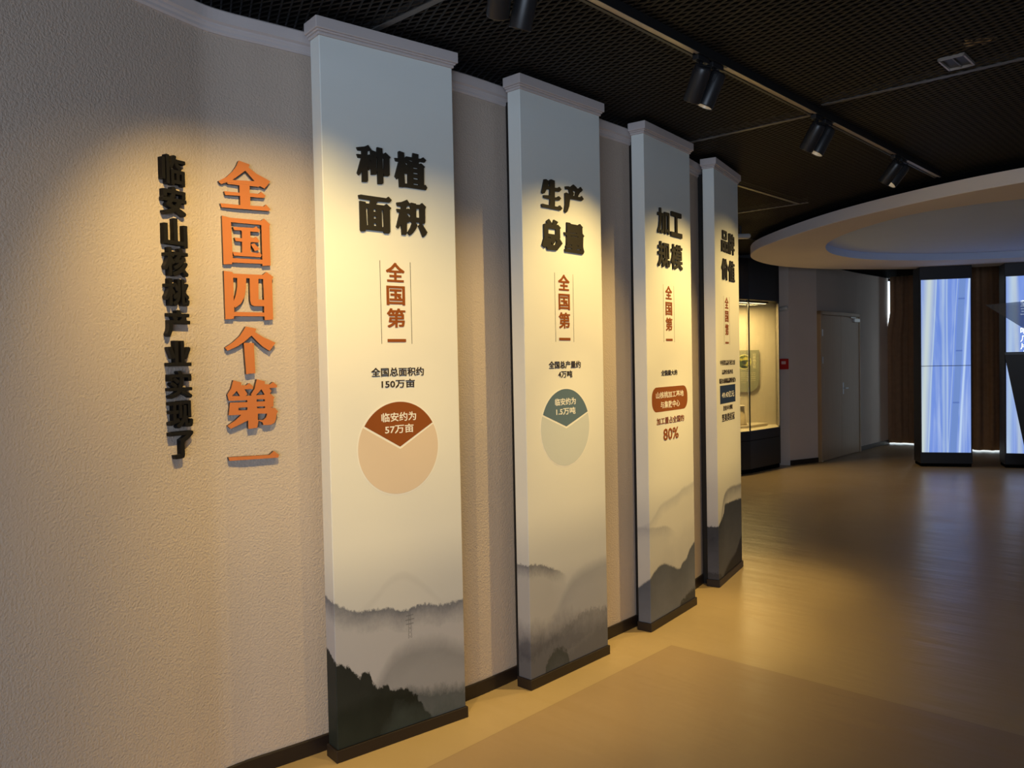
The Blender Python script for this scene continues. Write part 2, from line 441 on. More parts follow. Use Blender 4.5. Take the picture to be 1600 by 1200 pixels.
w = struct(mesh_obj('wall_left', vs, fs, M['wall']))
vs, fs = sweep(WP, [(-.165, WALL_TOP - .085), (.006, WALL_TOP - .085), (.012, WALL_TOP - .078), (.012, WALL_TOP - .068), (.018, WALL_TOP - .060),
                    (.018, WALL_TOP - .052), (.030, WALL_TOP - .046), (.034, WALL_TOP - .006), (.028, WALL_TOP), (-.165, WALL_TOP)])
tag(struct(mesh_obj('trim_1', vs, fs, M['cornice'])), 'grey stepped cornice along the top of the curved text wall')
vs, fs = sweep(WP, [(-.02, 0), (.011, 0), (.011, .062), (.008, .066), (-.02, .066)])
tag(struct(mesh_obj('baseboard_left', vs, fs, M['plinth'])), 'dark brown baseboard of the curved text wall')

# expanded metal ceiling sheets, 43 degrees across the plan
EA = Vector((.7314, -.682)); EB = Vector((.682, .7314))
def ab(a, b): return EA * a + EB * b
def expanded_metal():
    L, S, wd, hh = .083, .0200, .0036, .0034
    vs = []; fs = []
    a0, a1, b0, b1 = -5.4, 3.0, 0.6, 10.4
    nb = int((b1 - b0) / S); na = int((a1 - a0) / (L / 2))
    for j in range(nb):
        bb = b0 + j * S
        if bb < 4.0: lo, hi = -3.5, 3.0
        elif bb < 7.5: lo, hi = -4.2, 1.0
        else: lo, hi = -5.4, -2.2
        base = None; tilt = .004
        for i in range(na + 1):
            aa = a0 + i * L / 2
            if aa < lo or aa > hi: base = None; continue
            off = (S / 2 - .0012) * (1 if (i + j) % 2 else -1)
            p = ab(aa, bb + off)
            k = len(vs)
            q = EB
            for dx, dz in ((-wd / 2 - tilt / 2, hh), (wd / 2 - tilt / 2, hh), (wd / 2 + tilt / 2, 0), (-wd / 2 + tilt / 2, 0)):
                vs.append((p.x + q.x * dx, p.y + q.y * dx, CEIL + dz))
            if base is not None:
                for e in range(4):
                    e2 = (e + 1) % 4
                    fs.append((base + e, base + e2, k + e2, k + e))
            base = k
    me = bpy.data.meshes.new('ceiling_mesh'); me.from_pydata(vs, [], fs); me.materials.append(M['mesh_metal'])
    o = link(bpy.data.objects.new('ceiling_mesh', me)); struct(o)
    tag(o, 'black expanded metal mesh of the suspended ceiling')
expanded_metal()

def bar(name, p, q, wd, z0, z1, mat, label):
    """a T-shaped ceiling bar from plan point p to q"""
    p = Vector(p); q = Vector(q); d = q - p; L = d.length; a = math.atan2(d.y, d.x)
    mb = MB().box(0, L, -wd / 2, wd / 2, z0, z0 + .004).box(0, L, -.002, .002, z0 + .004, z1)
    o = mb.obj(name, mat); o.location = (p.x, p.y, 0); o.rotation_euler = (0, 0, a)
    return tag(struct(o), label)
for i, (a0, b0, a1, b1, lab) in enumerate([
        (-2.876, 2.128, -1.917, 2.128, 'grey ceiling bar above the first display panel'),
        (-3.163, 4.664, -1.917, 4.664, 'grey ceiling bar running from the third panel to the lamp track'),
        (-1.821, 4.525, 0.575, 4.525, 'bluish lit ceiling bar beside the square ceiling vent'),
        (-3.154, 5.368, -3.154, 7.285, 'grey ceiling bar above the fourth display panel'),
        (-4.985, 7.285, -3.068, 7.285, 'grey ceiling bar meeting another beside the oval soffit'),
        (-4.496, 7.285, -4.496, 9.778, 'short grey ceiling bar behind the fourth display panel')]):
    bar('trim_%d' % (i + 2), ab(a0, b0), ab(a1, b1), .030, CEIL - .006, CEIL + .04, M['bar'], lab)

# ------------------------------------------------------------------ oval soffit
def closed_spline(pts, n=10):
    out = []; N = len(pts)
    for i in range(N):
        p0, p1, p2, p3 = (Vector(pts[(i + k) % N]) for k in (-1, 0, 1, 2))
        for k in range(n):
            u = k / n
            out.append(.5 * ((2 * p1) + (p2 - p0) * u + (2 * p0 - 5 * p1 + 4 * p2 - p3) * u * u + (3 * p1 - p0 - 3 * p2 + p3) * u ** 3))
    return out
OUTER = [(3.68, 5.82), (3.26, 6.56), (2.94, 7.56), (2.79, 8.75), (2.83, 9.52), (3.08, 10.22), (3.64, 10.94), (4.53, 11.44), (5.72, 11.65),
         (6.8, 11.5), (7.7, 10.9), (8.25, 9.8), (8.3, 8.4), (7.8, 6.8), (6.8, 5.6), (5.5, 4.95), (4.4, 5.1)]
INNER = [(4.08, 6.46), (3.79, 6.67), (3.50, 7.07), (3.37, 7.77), (3.38, 8.5), (3.55, 9.15), (3.92, 9.8), (4.52, 10.33), (5.3, 10.57), (6.1, 10.58), (6.8, 10.3),
         (7.3, 9.5), (7.4, 8.5), (7.1, 7.3), (6.4, 6.5), (5.5, 6.1), (4.7, 6.15)]
def soffit():
    c = Vector((5.3, 8.4)); N = 192
    def resample(pts):
        sp = closed_spline(pts); pol = sorted((math.atan2((p - c).y, (p - c).x), (p - c).length) for p in sp)
        res = []
        for k in range(N):
            a = -PI + 2 * PI * k / N
            j = next((i for i in range(len(pol)) if pol[i][0] > a), 0)
            (a0, r0), (a1, r1) = pol[j - 1], pol[j]
            da = (a1 - a0) % (2 * PI); f = ((a - a0) % (2 * PI)) / da if da else 0
            r = r0 + (r1 - r0) * f
            res.append((c.x + r * math.cos(a), c.y + r * math.sin(a)))
        return res
    o, i = resample(OUTER), resample(INNER)
    zb, zt, zr = 2.80, 2.905, 2.888
    rows = [[(x, y, zt) for x, y in o], [(x, y, zb + .004) for x, y in o],
            [(c.x + (x - c.x) * .9985, c.y + (y - c.y) * .9985, zb) for x, y in o],
            [(x, y, zb) for x, y in i], [(x, y, zr) for x, y in i]]
    vs = [p for r in rows for p in r]; fs = []
    for r in range(len(rows) - 1):
        for k in range(N): fs.append((r * N + k, r * N + (k + 1) % N, (r + 1) * N + (k + 1) % N, (r + 1) * N + k))
    fs.append(tuple(range(N)))
    fr = fs[3 * N:4 * N] + [tuple(range(4 * N, 5 * N))]; fs = fs[:3 * N] + fs[4 * N:]
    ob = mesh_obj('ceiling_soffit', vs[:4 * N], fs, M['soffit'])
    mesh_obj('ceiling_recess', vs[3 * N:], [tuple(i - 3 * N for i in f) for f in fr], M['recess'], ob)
    tag(struct(ob), 'pale oval dropped soffit with a recessed oval centre')
    # dark neck that carries the soffit under the mesh ceiling
    nk = MB().prism([(c.x + (x - c.x) * .93, c.y + (y - c.y) * .93) for x, y in o], zt, 3.45).obj('ceiling_neck', M['void'], ob)
soffit()

# ------------------------------------------------------------------ raised characters
def upright(name, me_fn, pos, rz, label, group, cat='character'):
    """a character standing proud of a wall; pos is the foot of its back face"""
    me = me_fn()
    o = put_mesh(name, me); o.location = pos; o.rotation_euler = (0, 0, rz)
    b = o.modifiers.new('bevel', 'BEVEL'); b.width = .0008; b.segments = 1; b.limit_method = 'ANGLE'
    return tag(o, label, cat, group)

GB = 'black characters on the curved wall'
BLACK = [('临', 2.246, 2.360), ('安', 2.138, 2.248), ('山', 2.026, 2.136), ('核', 1.922, 2.032), ('桃', 1.816, 1.921),
         ('产', 1.706, 1.810), ('业', 1.601, 1.701), ('实', 1.486, 1.593), ('现', 1.379, 1.485), ('了', 1.270, 1.376)]
ORD = ['topmost', 'second', 'third', 'fourth', 'fifth', 'sixth', 'seventh', 'eighth', 'ninth', 'lowest']
WB, WBA = (-1.1985, 2.9140), R(62.0)
for k, (ch, z0, z1) in enumerate(BLACK):
    n = Vector((math.sin(WBA), -math.cos(WBA)))
    base = Vector(WB) - n * .003
    # the wall face at this place
    A = Vector(WALL[1]); B = Vector(WALL[2]); tt = (B - A).normalized(); sfoot = (base - A).dot(tt); foot = A + tt * sfoot
    hz = (z1 - z0)
    upright('raised_character', lambda: text_mesh(ch, .030 if ch not in '核桃实现临' else .024, (-.050, .050, .004, hz - .004), .022, 0.0, M['black_letter'], 3, True),
            (foot.x, foot.y, z0), math.atan2(tt.y, tt.x), 'black raised character %s, %s in the narrow black column on the curved wall' % (ch, ORD[k]), GB)

ORANGE = {
'全': [[[-0.021,2.388],[0.021,2.379],[0.017,2.367],[0.046,2.347],[0.074,2.336],[0.102,2.324],[0.079,2.293],[0.061,2.3],[0.055,2.297],[0.019,2.296],[0.018,2.269],[0.054,2.27],[0.064,2.279],[0.081,2.266],[0.074,2.256],[0.02,2.254],[0.019,2.221],[0.073,2.223],[0.082,2.232],[0.1,2.214],[0.091,2.207],[-0.092,2.203],[-0.096,2.218],[-0.02,2.219],[-0.02,2.254],[-0.076,2.251],[-0.081,2.265],[-0.021,2.266],[-0.021,2.294],[-0.065,2.294],[-0.069,2.3],[-0.091,2.29],[-0.102,2.3],[-0.07,2.32],[-0.046,2.344],[-0.031,2.366]],[[0.004,2.353],[0.039,2.317],[-0.048,2.311]]],
'国': [[[-0.092,2.172],[-0.059,2.167],[0.062,2.167],[0.072,2.176],[0.097,2.155],[0.093,2.147],[0.094,1.994],[0.061,1.991],[0.061,1.999],[-0.058,1.997],[-0.059,1.991],[-0.091,1.988]],[[-0.058,2.15],[0.061,2.15],[0.061,2.036],[0.061,2.015],[-0.055,2.014]],[[-0.051,2.133],[0.03,2.136],[0.04,2.143],[0.056,2.128],[0.049,2.121],[0.016,2.121],[0.016,2.099],[0.029,2.097],[0.039,2.103],[0.052,2.086],[0.048,2.081],[0.016,2.08],[0.015,2.042],[0.041,2.039],[0.05,2.044],[0.059,2.033],[0.054,2.024],[-0.05,2.024],[-0.055,2.038],[-0.018,2.037],[-0.017,2.079],[-0.042,2.08],[-0.046,2.093],[-0.017,2.092],[-0.017,2.118],[-0.019,2.122],[-0.046,2.121]],[[0.017,2.071],[0.031,2.077],[0.052,2.055],[0.032,2.046]]],
'四': [[[-0.091,1.964],[-0.058,1.961],[-0.057,1.955],[0.061,1.956],[0.076,1.968],[0.104,1.95],[0.098,1.939],[0.098,1.782],[0.064,1.78],[0.063,1.794],[-0.057,1.793],[-0.058,1.783],[-0.09,1.78]],[[-0.056,1.939],[-0.04,1.939],[-0.041,1.907],[-0.047,1.876],[-0.056,1.85]],[[-0.005,1.94],[0.008,1.94],[0.008,1.853],[0.013,1.838],[0.024,1.833],[0.063,1.834],[0.062,1.809],[-0.056,1.809],[-0.055,1.83],[-0.051,1.825],[-0.029,1.841],[-0.014,1.868],[-0.007,1.902]],[[0.043,1.94],[0.062,1.94],[0.063,1.858],[0.041,1.86]]],
'个': [[[-0.012,1.754],[0.029,1.746],[0.024,1.732],[0.058,1.712],[0.105,1.691],[0.08,1.659],[0.054,1.675],[0.032,1.695],[0.009,1.719],[-0.022,1.693],[-0.052,1.675],[-0.086,1.661],[-0.095,1.673],[-0.064,1.693],[-0.036,1.718],[-0.023,1.737]],[[-0.022,1.691],[0.017,1.69],[0.02,1.573],[-0.016,1.57]]],
'第': [[[-0.067,1.548],[-0.036,1.538],[-0.038,1.528],[-0.017,1.527],[-0.006,1.535],[0.01,1.522],[0.008,1.512],[-0.025,1.512],[-0.013,1.493],[-0.021,1.486],[0.002,1.486],[0.001,1.493],[0.015,1.512],[0.025,1.549],[0.057,1.54],[0.056,1.529],[0.078,1.527],[0.09,1.537],[0.107,1.522],[0.105,1.514],[0.074,1.513],[0.083,1.501],[0.076,1.493],[0.094,1.476],[0.09,1.467],[0.089,1.439],[0.077,1.437],[0.095,1.433],[0.107,1.42],[0.101,1.409],[0.098,1.389],[0.091,1.375],[0.075,1.368],[0.046,1.369],[0.043,1.38],[0.027,1.387],[0.021,1.36],[-0.014,1.358],[-0.014,1.391],[-0.043,1.379],[-0.082,1.363],[-0.095,1.375],[-0.064,1.394],[-0.04,1.414],[-0.089,1.415],[-0.082,1.463],[-0.015,1.462],[-0.015,1.469],[-0.086,1.47],[-0.09,1.486],[-0.092,1.493],[-0.077,1.516]],[[-0.055,1.507],[-0.043,1.487],[-0.074,1.488]],[[0.042,1.51],[0.055,1.488],[0.02,1.487]],[[0.022,1.471],[0.055,1.47],[0.055,1.462],[0.022,1.462]],[[0.022,1.443],[0.055,1.442],[0.055,1.435],[0.023,1.436]],[[0.025,1.415],[0.063,1.413],[0.058,1.398],[0.046,1.389],[0.025,1.39]],[[-0.05,1.442],[-0.015,1.442],[-0.016,1.431],[-0.051,1.432]]],
'一': [[[-0.095,1.255],[0.068,1.25],[0.086,1.264],[0.107,1.246],[0.102,1.236],[-0.091,1.241]]],
}
GO = 'orange characters on the curved wall'
OA = R(38.83); OP = Vector((-1.0129, 3.1448))
for k, (ch, polys) in enumerate(ORANGE.items()):
    allp = [p for q in polys for p in q]; z0 = min(p[1] for p in allp)
    pl = [[(x, z - z0) for x, z in q] for q in polys]
    nrm = Vector((math.sin(OA), -math.cos(OA))); back = OP - nrm * .017
    def fn(pl=pl):
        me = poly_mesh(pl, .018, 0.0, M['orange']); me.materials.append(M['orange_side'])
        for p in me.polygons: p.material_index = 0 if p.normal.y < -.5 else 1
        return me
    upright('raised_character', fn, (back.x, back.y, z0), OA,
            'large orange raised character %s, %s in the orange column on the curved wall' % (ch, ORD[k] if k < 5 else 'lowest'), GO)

# ------------------------------------------------------------------ the four display panels
PANELS = [(-.72958, 3.21969, .678039), (.063748, 3.899298, .823956), (.783573, 4.703614, .933375), (1.409679, 5.593729, 1.047488)]
WHERE = ['nearest tall display panel, with a brown pie chart and a pylon among hazy hills',
         'second tall display panel, with a slate grey pie chart and a misty village print',
         'third tall display panel, with a brown rounded badge and a grey blue ridge print',
         'fourth and farthest tall display panel, with a navy badge and a dark slope print']
NTH = ['first', 'second', 'third', 'fourth']
# outlines of the headline lettering of the two nearest panels (x along the panel, z up)
HEAD_SHAPES = {
    '种': [[(0.149,2.477),(0.185,2.485),(0.202,2.494),(0.218,2.475),(0.228,2.473),(0.24,2.47),(0.241,2.468),(0.243,2.491),(0.268,2.49),(0.268,2.469),(0.274,2.468),(0.283,2.475),(0.306,2.458),(0.3,2.451),(0.3,2.384),(0.294,2.378),(0.273,2.376),(0.272,2.387),(0.269,2.388),(0.269,2.347),(0.264,2.342),(0.243,2.34),(0.243,2.391),(0.239,2.391),(0.237,2.378),(0.213,2.374),(0.213,2.402),(0.203,2.391),(0.197,2.409),(0.197,2.349),(0.193,2.342),(0.171,2.34),(0.172,2.385),(0.157,2.365),(0.149,2.373),(0.169,2.436),(0.155,2.436),(0.149,2.45),(0.171,2.451),(0.172,2.465),(0.155,2.465)],[(0.198,2.468),(0.212,2.471),(0.212,2.452),(0.207,2.456),(0.197,2.452)],[(0.203,2.437),(0.214,2.429),(0.212,2.426)],[(0.239,2.452),(0.244,2.448),(0.243,2.404),(0.238,2.405)],[(0.268,2.452),(0.275,2.449),(0.273,2.402),(0.268,2.404)]],
    '植': [[(0.344,2.487),(0.349,2.491),(0.372,2.487),(0.373,2.464),(0.382,2.473),(0.413,2.473),(0.415,2.492),(0.443,2.49),(0.442,2.472),(0.456,2.474),(0.467,2.481),(0.482,2.47),(0.473,2.459),(0.444,2.459),(0.444,2.448),(0.455,2.454),(0.475,2.441),(0.47,2.434),(0.469,2.361),(0.475,2.365),(0.485,2.353),(0.478,2.342),(0.376,2.343),(0.37,2.346),(0.368,2.341),(0.346,2.34),(0.344,2.382),(0.336,2.371),(0.325,2.382),(0.345,2.445),(0.331,2.446),(0.326,2.459),(0.344,2.46)],[(0.39,2.46),(0.414,2.458),(0.412,2.454),(0.393,2.457)],[(0.373,2.447),(0.388,2.444),(0.389,2.431),(0.379,2.44)],[(0.371,2.399),(0.388,2.4),(0.387,2.359),(0.373,2.358)],[(0.413,2.431),(0.439,2.431),(0.443,2.427),(0.416,2.427)],[(0.415,2.409),(0.44,2.409),(0.442,2.405),(0.416,2.404)],[(0.415,2.388),(0.44,2.387),(0.442,2.382),(0.416,2.382)],[(0.415,2.364),(0.441,2.363),(0.444,2.359),(0.416,2.358)]],
    '面': [[(0.152,2.285),(0.162,2.288),(0.282,2.286),(0.292,2.294),(0.307,2.281),(0.298,2.27),(0.239,2.268),(0.232,2.255),(0.272,2.255),(0.281,2.263),(0.304,2.247),(0.297,2.238),(0.296,2.149),(0.291,2.141),(0.268,2.14),(0.265,2.147),(0.181,2.148),(0.18,2.141),(0.16,2.139),(0.157,2.145),(0.157,2.262),(0.185,2.261),(0.185,2.255),(0.203,2.255),(0.207,2.269),(0.155,2.271)],[(0.185,2.237),(0.194,2.236),(0.195,2.167),(0.187,2.166)],[(0.219,2.235),(0.232,2.236),(0.233,2.225),(0.22,2.225)],[(0.219,2.207),(0.232,2.206),(0.233,2.196),(0.22,2.197)],[(0.219,2.179),(0.232,2.178),(0.233,2.166),(0.22,2.167)],[(0.258,2.235),(0.266,2.236),(0.268,2.166),(0.258,2.165)]],
    '积': [[(0.33,2.274),(0.353,2.278),(0.381,2.291),(0.395,2.275),(0.401,2.281),(0.425,2.279),(0.426,2.275),(0.445,2.276),(0.456,2.285),(0.476,2.27),(0.471,2.259),(0.47,2.203),(0.467,2.198),(0.454,2.196),(0.48,2.162),(0.475,2.153),(0.457,2.139),(0.435,2.186),(0.444,2.193),(0.442,2.199),(0.42,2.2),(0.431,2.187),(0.424,2.173),(0.407,2.153),(0.39,2.141),(0.381,2.153),(0.396,2.174),(0.404,2.194),(0.398,2.202),(0.378,2.193),(0.377,2.149),(0.372,2.142),(0.353,2.141),(0.35,2.184),(0.335,2.165),(0.327,2.172),(0.345,2.233),(0.334,2.234),(0.33,2.248),(0.352,2.248),(0.352,2.259),(0.334,2.26)],[(0.377,2.261),(0.393,2.267),(0.397,2.265),(0.397,2.249),(0.386,2.255),(0.376,2.25)],[(0.378,2.231),(0.392,2.233),(0.398,2.226),(0.397,2.213)],[(0.426,2.257),(0.443,2.259),(0.443,2.22),(0.425,2.22)]],
    '生': [[(0.161,2.489),(0.176,2.492),(0.197,2.485),(0.19,2.46),(0.203,2.46),(0.203,2.492),(0.215,2.497),(0.242,2.494),(0.241,2.459),(0.265,2.462),(0.279,2.469),(0.294,2.457),(0.277,2.444),(0.241,2.442),(0.24,2.411),(0.261,2.415),(0.273,2.422),(0.29,2.412),(0.276,2.4),(0.241,2.398),(0.239,2.367),(0.266,2.367),(0.28,2.377),(0.299,2.364),(0.284,2.351),(0.142,2.351),(0.138,2.365),(0.143,2.368),(0.2,2.367),(0.203,2.397),(0.157,2.398),(0.154,2.411),(0.202,2.416),(0.203,2.445),(0.179,2.444),(0.162,2.421),(0.148,2.417),(0.141,2.423)]],
    '产': [[(0.325,2.478),(0.35,2.482),(0.376,2.48),(0.374,2.485),(0.392,2.497),(0.419,2.485),(0.419,2.481),(0.439,2.483),(0.451,2.493),(0.469,2.479),(0.452,2.466),(0.446,2.465),(0.428,2.442),(0.426,2.439),(0.45,2.44),(0.459,2.448),(0.475,2.434),(0.46,2.422),(0.363,2.421),(0.36,2.414),(0.354,2.381),(0.34,2.355),(0.327,2.344),(0.314,2.353),(0.322,2.388),(0.322,2.444),(0.332,2.448),(0.355,2.445),(0.359,2.438),(0.365,2.441),(0.353,2.467),(0.329,2.464)],[(0.381,2.466),(0.41,2.465),(0.405,2.439),(0.387,2.439),(0.395,2.451)]],
    '总': [[(0.172,2.286),(0.193,2.299),(0.215,2.279),(0.212,2.272),(0.219,2.274),(0.23,2.3),(0.263,2.291),(0.249,2.275),(0.261,2.278),(0.284,2.264),(0.276,2.257),(0.277,2.213),(0.274,2.208),(0.295,2.187),(0.251,2.148),(0.178,2.146),(0.17,2.161),(0.157,2.154),(0.136,2.166),(0.153,2.204),(0.153,2.27),(0.165,2.274),(0.179,2.274)],[(0.186,2.252),(0.244,2.252),(0.243,2.226),(0.185,2.226)],[(0.18,2.209),(0.204,2.208),(0.203,2.205),(0.181,2.207)],[(0.231,2.208),(0.252,2.193),(0.237,2.175),(0.221,2.173),(0.242,2.195)],[(0.204,2.19),(0.214,2.174),(0.205,2.173)]],
    '量': [[(0.332,2.298),(0.357,2.298),(0.367,2.293),(0.425,2.293),(0.44,2.301),(0.464,2.286),(0.459,2.279),(0.46,2.253),(0.476,2.242),(0.466,2.234),(0.463,2.184),(0.466,2.174),(0.473,2.159),(0.461,2.146),(0.315,2.148),(0.312,2.161),(0.322,2.162),(0.321,2.179),(0.327,2.182),(0.329,2.232),(0.316,2.232),(0.31,2.246),(0.331,2.247)],[(0.353,2.248),(0.414,2.251),(0.417,2.249),(0.356,2.246)],[(0.36,2.233),(0.423,2.234),(0.423,2.231),(0.363,2.231)],[(0.351,2.187),(0.37,2.187),(0.373,2.184),(0.353,2.184)],[(0.409,2.187),(0.425,2.187),(0.425,2.184),(0.41,2.184)],[(0.329,2.169),(0.37,2.169),(0.373,2.165),(0.332,2.165)],[(0.408,2.169),(0.441,2.17),(0.446,2.166),(0.411,2.165)]]
}
HEADS = ['种植面积', '生产总量', '加工规模', '品牌价值']

def printed(root, txt, box, mat, bold=.0, y=-.0002):
    return put_mesh('printed_text', text_mesh(txt, bold, box, .0020, 0.0, mat, 2, bold > 0), root)

def ring_poly(cx, cz, r, a0, a1, n=48, r0=0.0):
    pts = [(cx + r * math.cos(a0 + (a1 - a0) * k / n), cz + r * math.sin(a0 + (a1 - a0) * k / n)) for k in range(n + 1)]
    return pts

def flat(root, name, polys, mat, depth, y=.0): return put_mesh(name, poly_mesh(polys, depth, y, mat), root)

def pie(root, cx, cz, al, ar, wr, dark, light, t1, b1, t2, b2):
    """pie chart: pale disc with a cream rim, and a dark wedge with two lines of cream text"""
    pc = flat(root, 'pie_chart', [ring_poly(cx, cz, .2, 0, 2 * PI, 96)[:-1]], M['ink_cream'], .0004)
    ap = (cx + .004, cz - .006)
    lower = [ap] + ring_poly(cx, cz, .1945, al + .0, ar + 2 * PI, 72)
    flat(pc, 'pie_remainder', [lower], light, .0004, -.0004)
    wedge = [(cx + .004, cz + .004)] + ring_poly(cx + .002, cz + .002, wr, ar + .03, al - .03, 40)
    flat(pc, 'pie_wedge', [wedge], dark, .0004, -.0004)
    for t, b in ((t1, b1), (t2, b2)):
        put_mesh('printed_text', text_mesh(t, .016, b, .0004, -.0008, M['ink_cream'], 2), pc)

def rounded_rect(x0, x1, z0, z1, r, n=10):
    pts = []
    for cx, cz, a in ((x1 - r, z1 - r, 0), (x0 + r, z1 - r, PI / 2), (x0 + r, z0 + r, PI), (x1 - r, z0 + r, 1.5 * PI)):
        pts += [(cx + r * math.cos(a + k * PI / 2 / n), cz + r * math.sin(a + k * PI / 2 / n)) for k in range(n + 1)]
    return pts

for i, (px, py, rz) in enumerate(PANELS):
    W, T, H, hb = PANEL_W, PANEL_T, PANEL_H, PLINTH_H
    root = thing('exhibit_banner', WHERE[i], 'display panel', (px, py, 0), rz, 'tall display panels along the curved wall')
    MB().box(0, W, 0, T, hb, H).obj('panel_board', PRINT[i], root, bevel=.003)
    MB().box(.06, W - .06, T, T + (.063, .068, .058, .050)[i], 0, H - .02).obj('back_spacer', M['black_case'], root)
    cp = MB()
    cp.box(-.007, W + .007, -.007, T + .004, H, H + .012)
    cp.box(-.013, W + .013, -.013, T + .006, H + .012, H + .020)
    cp.box(-.021, W + .021, -.021, T + .010, H + .020, H + .066)
    cp.obj('cap_molding', M['cornice'], root, bevel=.003)
    MB().box(-.008, W + .008, -.008, T + .004, 0, hb).obj('plinth', M['plinth'], root, bevel=.002)
    dz = (0, .010, .014, .004)[i]
    cx0 = (.319, .307, .299, .282)[i]
    # small vertical rust coloured heading between two hairlines
    for t, za, zb in (('全', 1.941, 2.022), ('国', 1.844, 1.925), ('第', 1.750, 1.831), ('一', 1.6895, 1.7025)):
        printed(root, t, (cx0 - .0445, cx0 + .0445, za + dz, zb + dz), M['ink_rust'], .022)
    for sx in (-.073, .0735):
        flat(root, 'rule_line', [[(cx0 + sx, 1.682 + dz), (cx0 + sx + .0022, 1.682 + dz), (cx0 + sx + .0022, 2.028 + dz), (cx0 + sx, 2.028 + dz)]], M['ink_black'], .0005)
    if i == 0:
        printed(root, '全国总面积约', (.194, .449, 1.546, 1.583), M['ink_black'], .013)
        printed(root, '150万亩', (.241, .402, 1.497, 1.533), M['ink_black'], .013)
        pie(root, .319, 1.244, R(151), R(28), .192, M['ink_brown'], M['ink_tan'], '临安约为', (.236, .405, 1.356, 1.394), '57万亩', (.252, .391, 1.305, 1.343))
    elif i == 1:
        printed(root, '全国总产量约', (.178, .433, 1.558, 1.595), M['ink_black'], .013)
        printed(root, '4万吨', (.249, .362, 1.511, 1.546), M['ink_black'], .013)
        pie(root, .303, 1.258, R(160), R(19), .193, M['ink_slate'], M['ink_sage'], '临安约为', (.22, .387, 1.371, 1.407), '1.5万吨', (.228, .383, 1.322, 1.358))
    elif i == 2:
        printed(root, '全国最大的', (.183, .404, 1.494, 1.527), M['ink_black'], .013)
        bd = flat(root, 'text_badge', [rounded_rect(.056, .55, 1.279, 1.426, .062)], M['ink_brown'], .0004)
        put_mesh('printed_text', text_mesh('山核桃加工基地', .012, (.111, .493, 1.359, 1.398), .0004, -.0004, M['ink_cream'], 2), bd)
        put_mesh('printed_text', text_mesh('与集散中心', .012, (.168, .435, 1.298, 1.340), .0004, -.0004, M['ink_cream'], 2), bd)
        printed(root, '加工量占全国的', (.114, .493, 1.203, 1.244), M['ink_brown'], .008)
        printed(root, '80%', (.2, .41, 1.103, 1.174), M['ink_brown'], .014)
    else:
        printed(root, '中国果品区域公用', (.094, .487, 1.540, 1.577), M['ink_black'], 0)
        printed(root, '品牌价值评估', (.140, .430, 1.475, 1.508), M['ink_black'], 0)
        printed(root, '临安山核桃品牌价值为', (.072, .499, 1.411, 1.448), M['ink_black'], .012)
        bd = flat(root, 'text_badge', [[(.084, 1.268), (.494, 1.268), (.494, 1.397), (.084, 1.397)]], M['ink_navy'], .0004)
        put_mesh('printed_text', text_mesh('49.43亿元', .012, (.132, .458, 1.307, 1.353), .0004, -.0004, M['ink_cream'], 2), bd)
        printed(root, '连续多年蝉联', (.161, .409, 1.217, 1.252), M['ink_black'], 0)
        printed(root, '坚果类桂冠', (.124, .459, 1.140, 1.195), M['ink_black'], .010)
    # raised headline characters, two by two
    tx = Vector((math.cos(rz), math.sin(rz)))
    for k, ch in enumerate(HEADS[i]):
        u0, u1 = ((.152, .309), (.330, .489))[k % 2]
        z0, z1 = ((2.342, 2.494), (2.144, 2.296))[k // 2]
        p = Vector((px, py)) + tx * (u0 + u1) / 2
        hw = (u1 - u0) / 2
        if ch in HEAD_SHAPES:
            um = (u0 + u1) / 2
            z0 = min(v for u, v in HEAD_SHAPES[ch][0])
            mk = lambda: poly_mesh([[(u - um, v - z0) for u, v in q] for q in HEAD_SHAPES[ch]], .008, 0.0, M['head_letter'])
        else:
            mk = lambda: text_mesh(ch, .036 if ch == '工' else .021, (-hw, hw, 0, z1 - z0), .010, 0.0, M['head_letter'], 3, True)
        upright('raised_character', mk,
                (p.x, p.y, z0), rz, 'charcoal raised character %s, %s %s on the %s display panel' % (ch, ('upper', 'lower')[k // 2], ('leading one', 'trailing one')[k % 2], NTH[i]),
                'raised headline characters on the display panels')

# ------------------------------------------------------------------ lamp track and spotlights
TA = -1.874
def track():
    p = ab(TA, -1.5); q = ab(TA, 6.88); L = (q - p).length; a = math.atan2(EB.y, EB.x)
    root = thing('lamp_track', 'long black ceiling lamp track running above the display panels', 'lamp track', (p.x, p.y, CEIL - .042), a)
    h = MB().box(0, L, -.026, -.010, 0, .040).box(0, L, .010, .026, 0, .040).box(0, L, -.026, .026, .030, .042)
    h.obj('track_housing', M['black_metal'], root, bevel=.001)
    gaps = [b + 1.5 for b in (1.30, 2.08, 3.37, 4.65, 5.97)]
    s = 0.0
    for g in gaps + [L]:
        e = g - .13 if g != L else L - .02
        MB().box(s, e, -.0095, .0095, .004, .010).box(s, e, -.026, -.0100, -.002, 0.0).obj('cover_strip', M['channel'], root)
        s = g + .13
track()

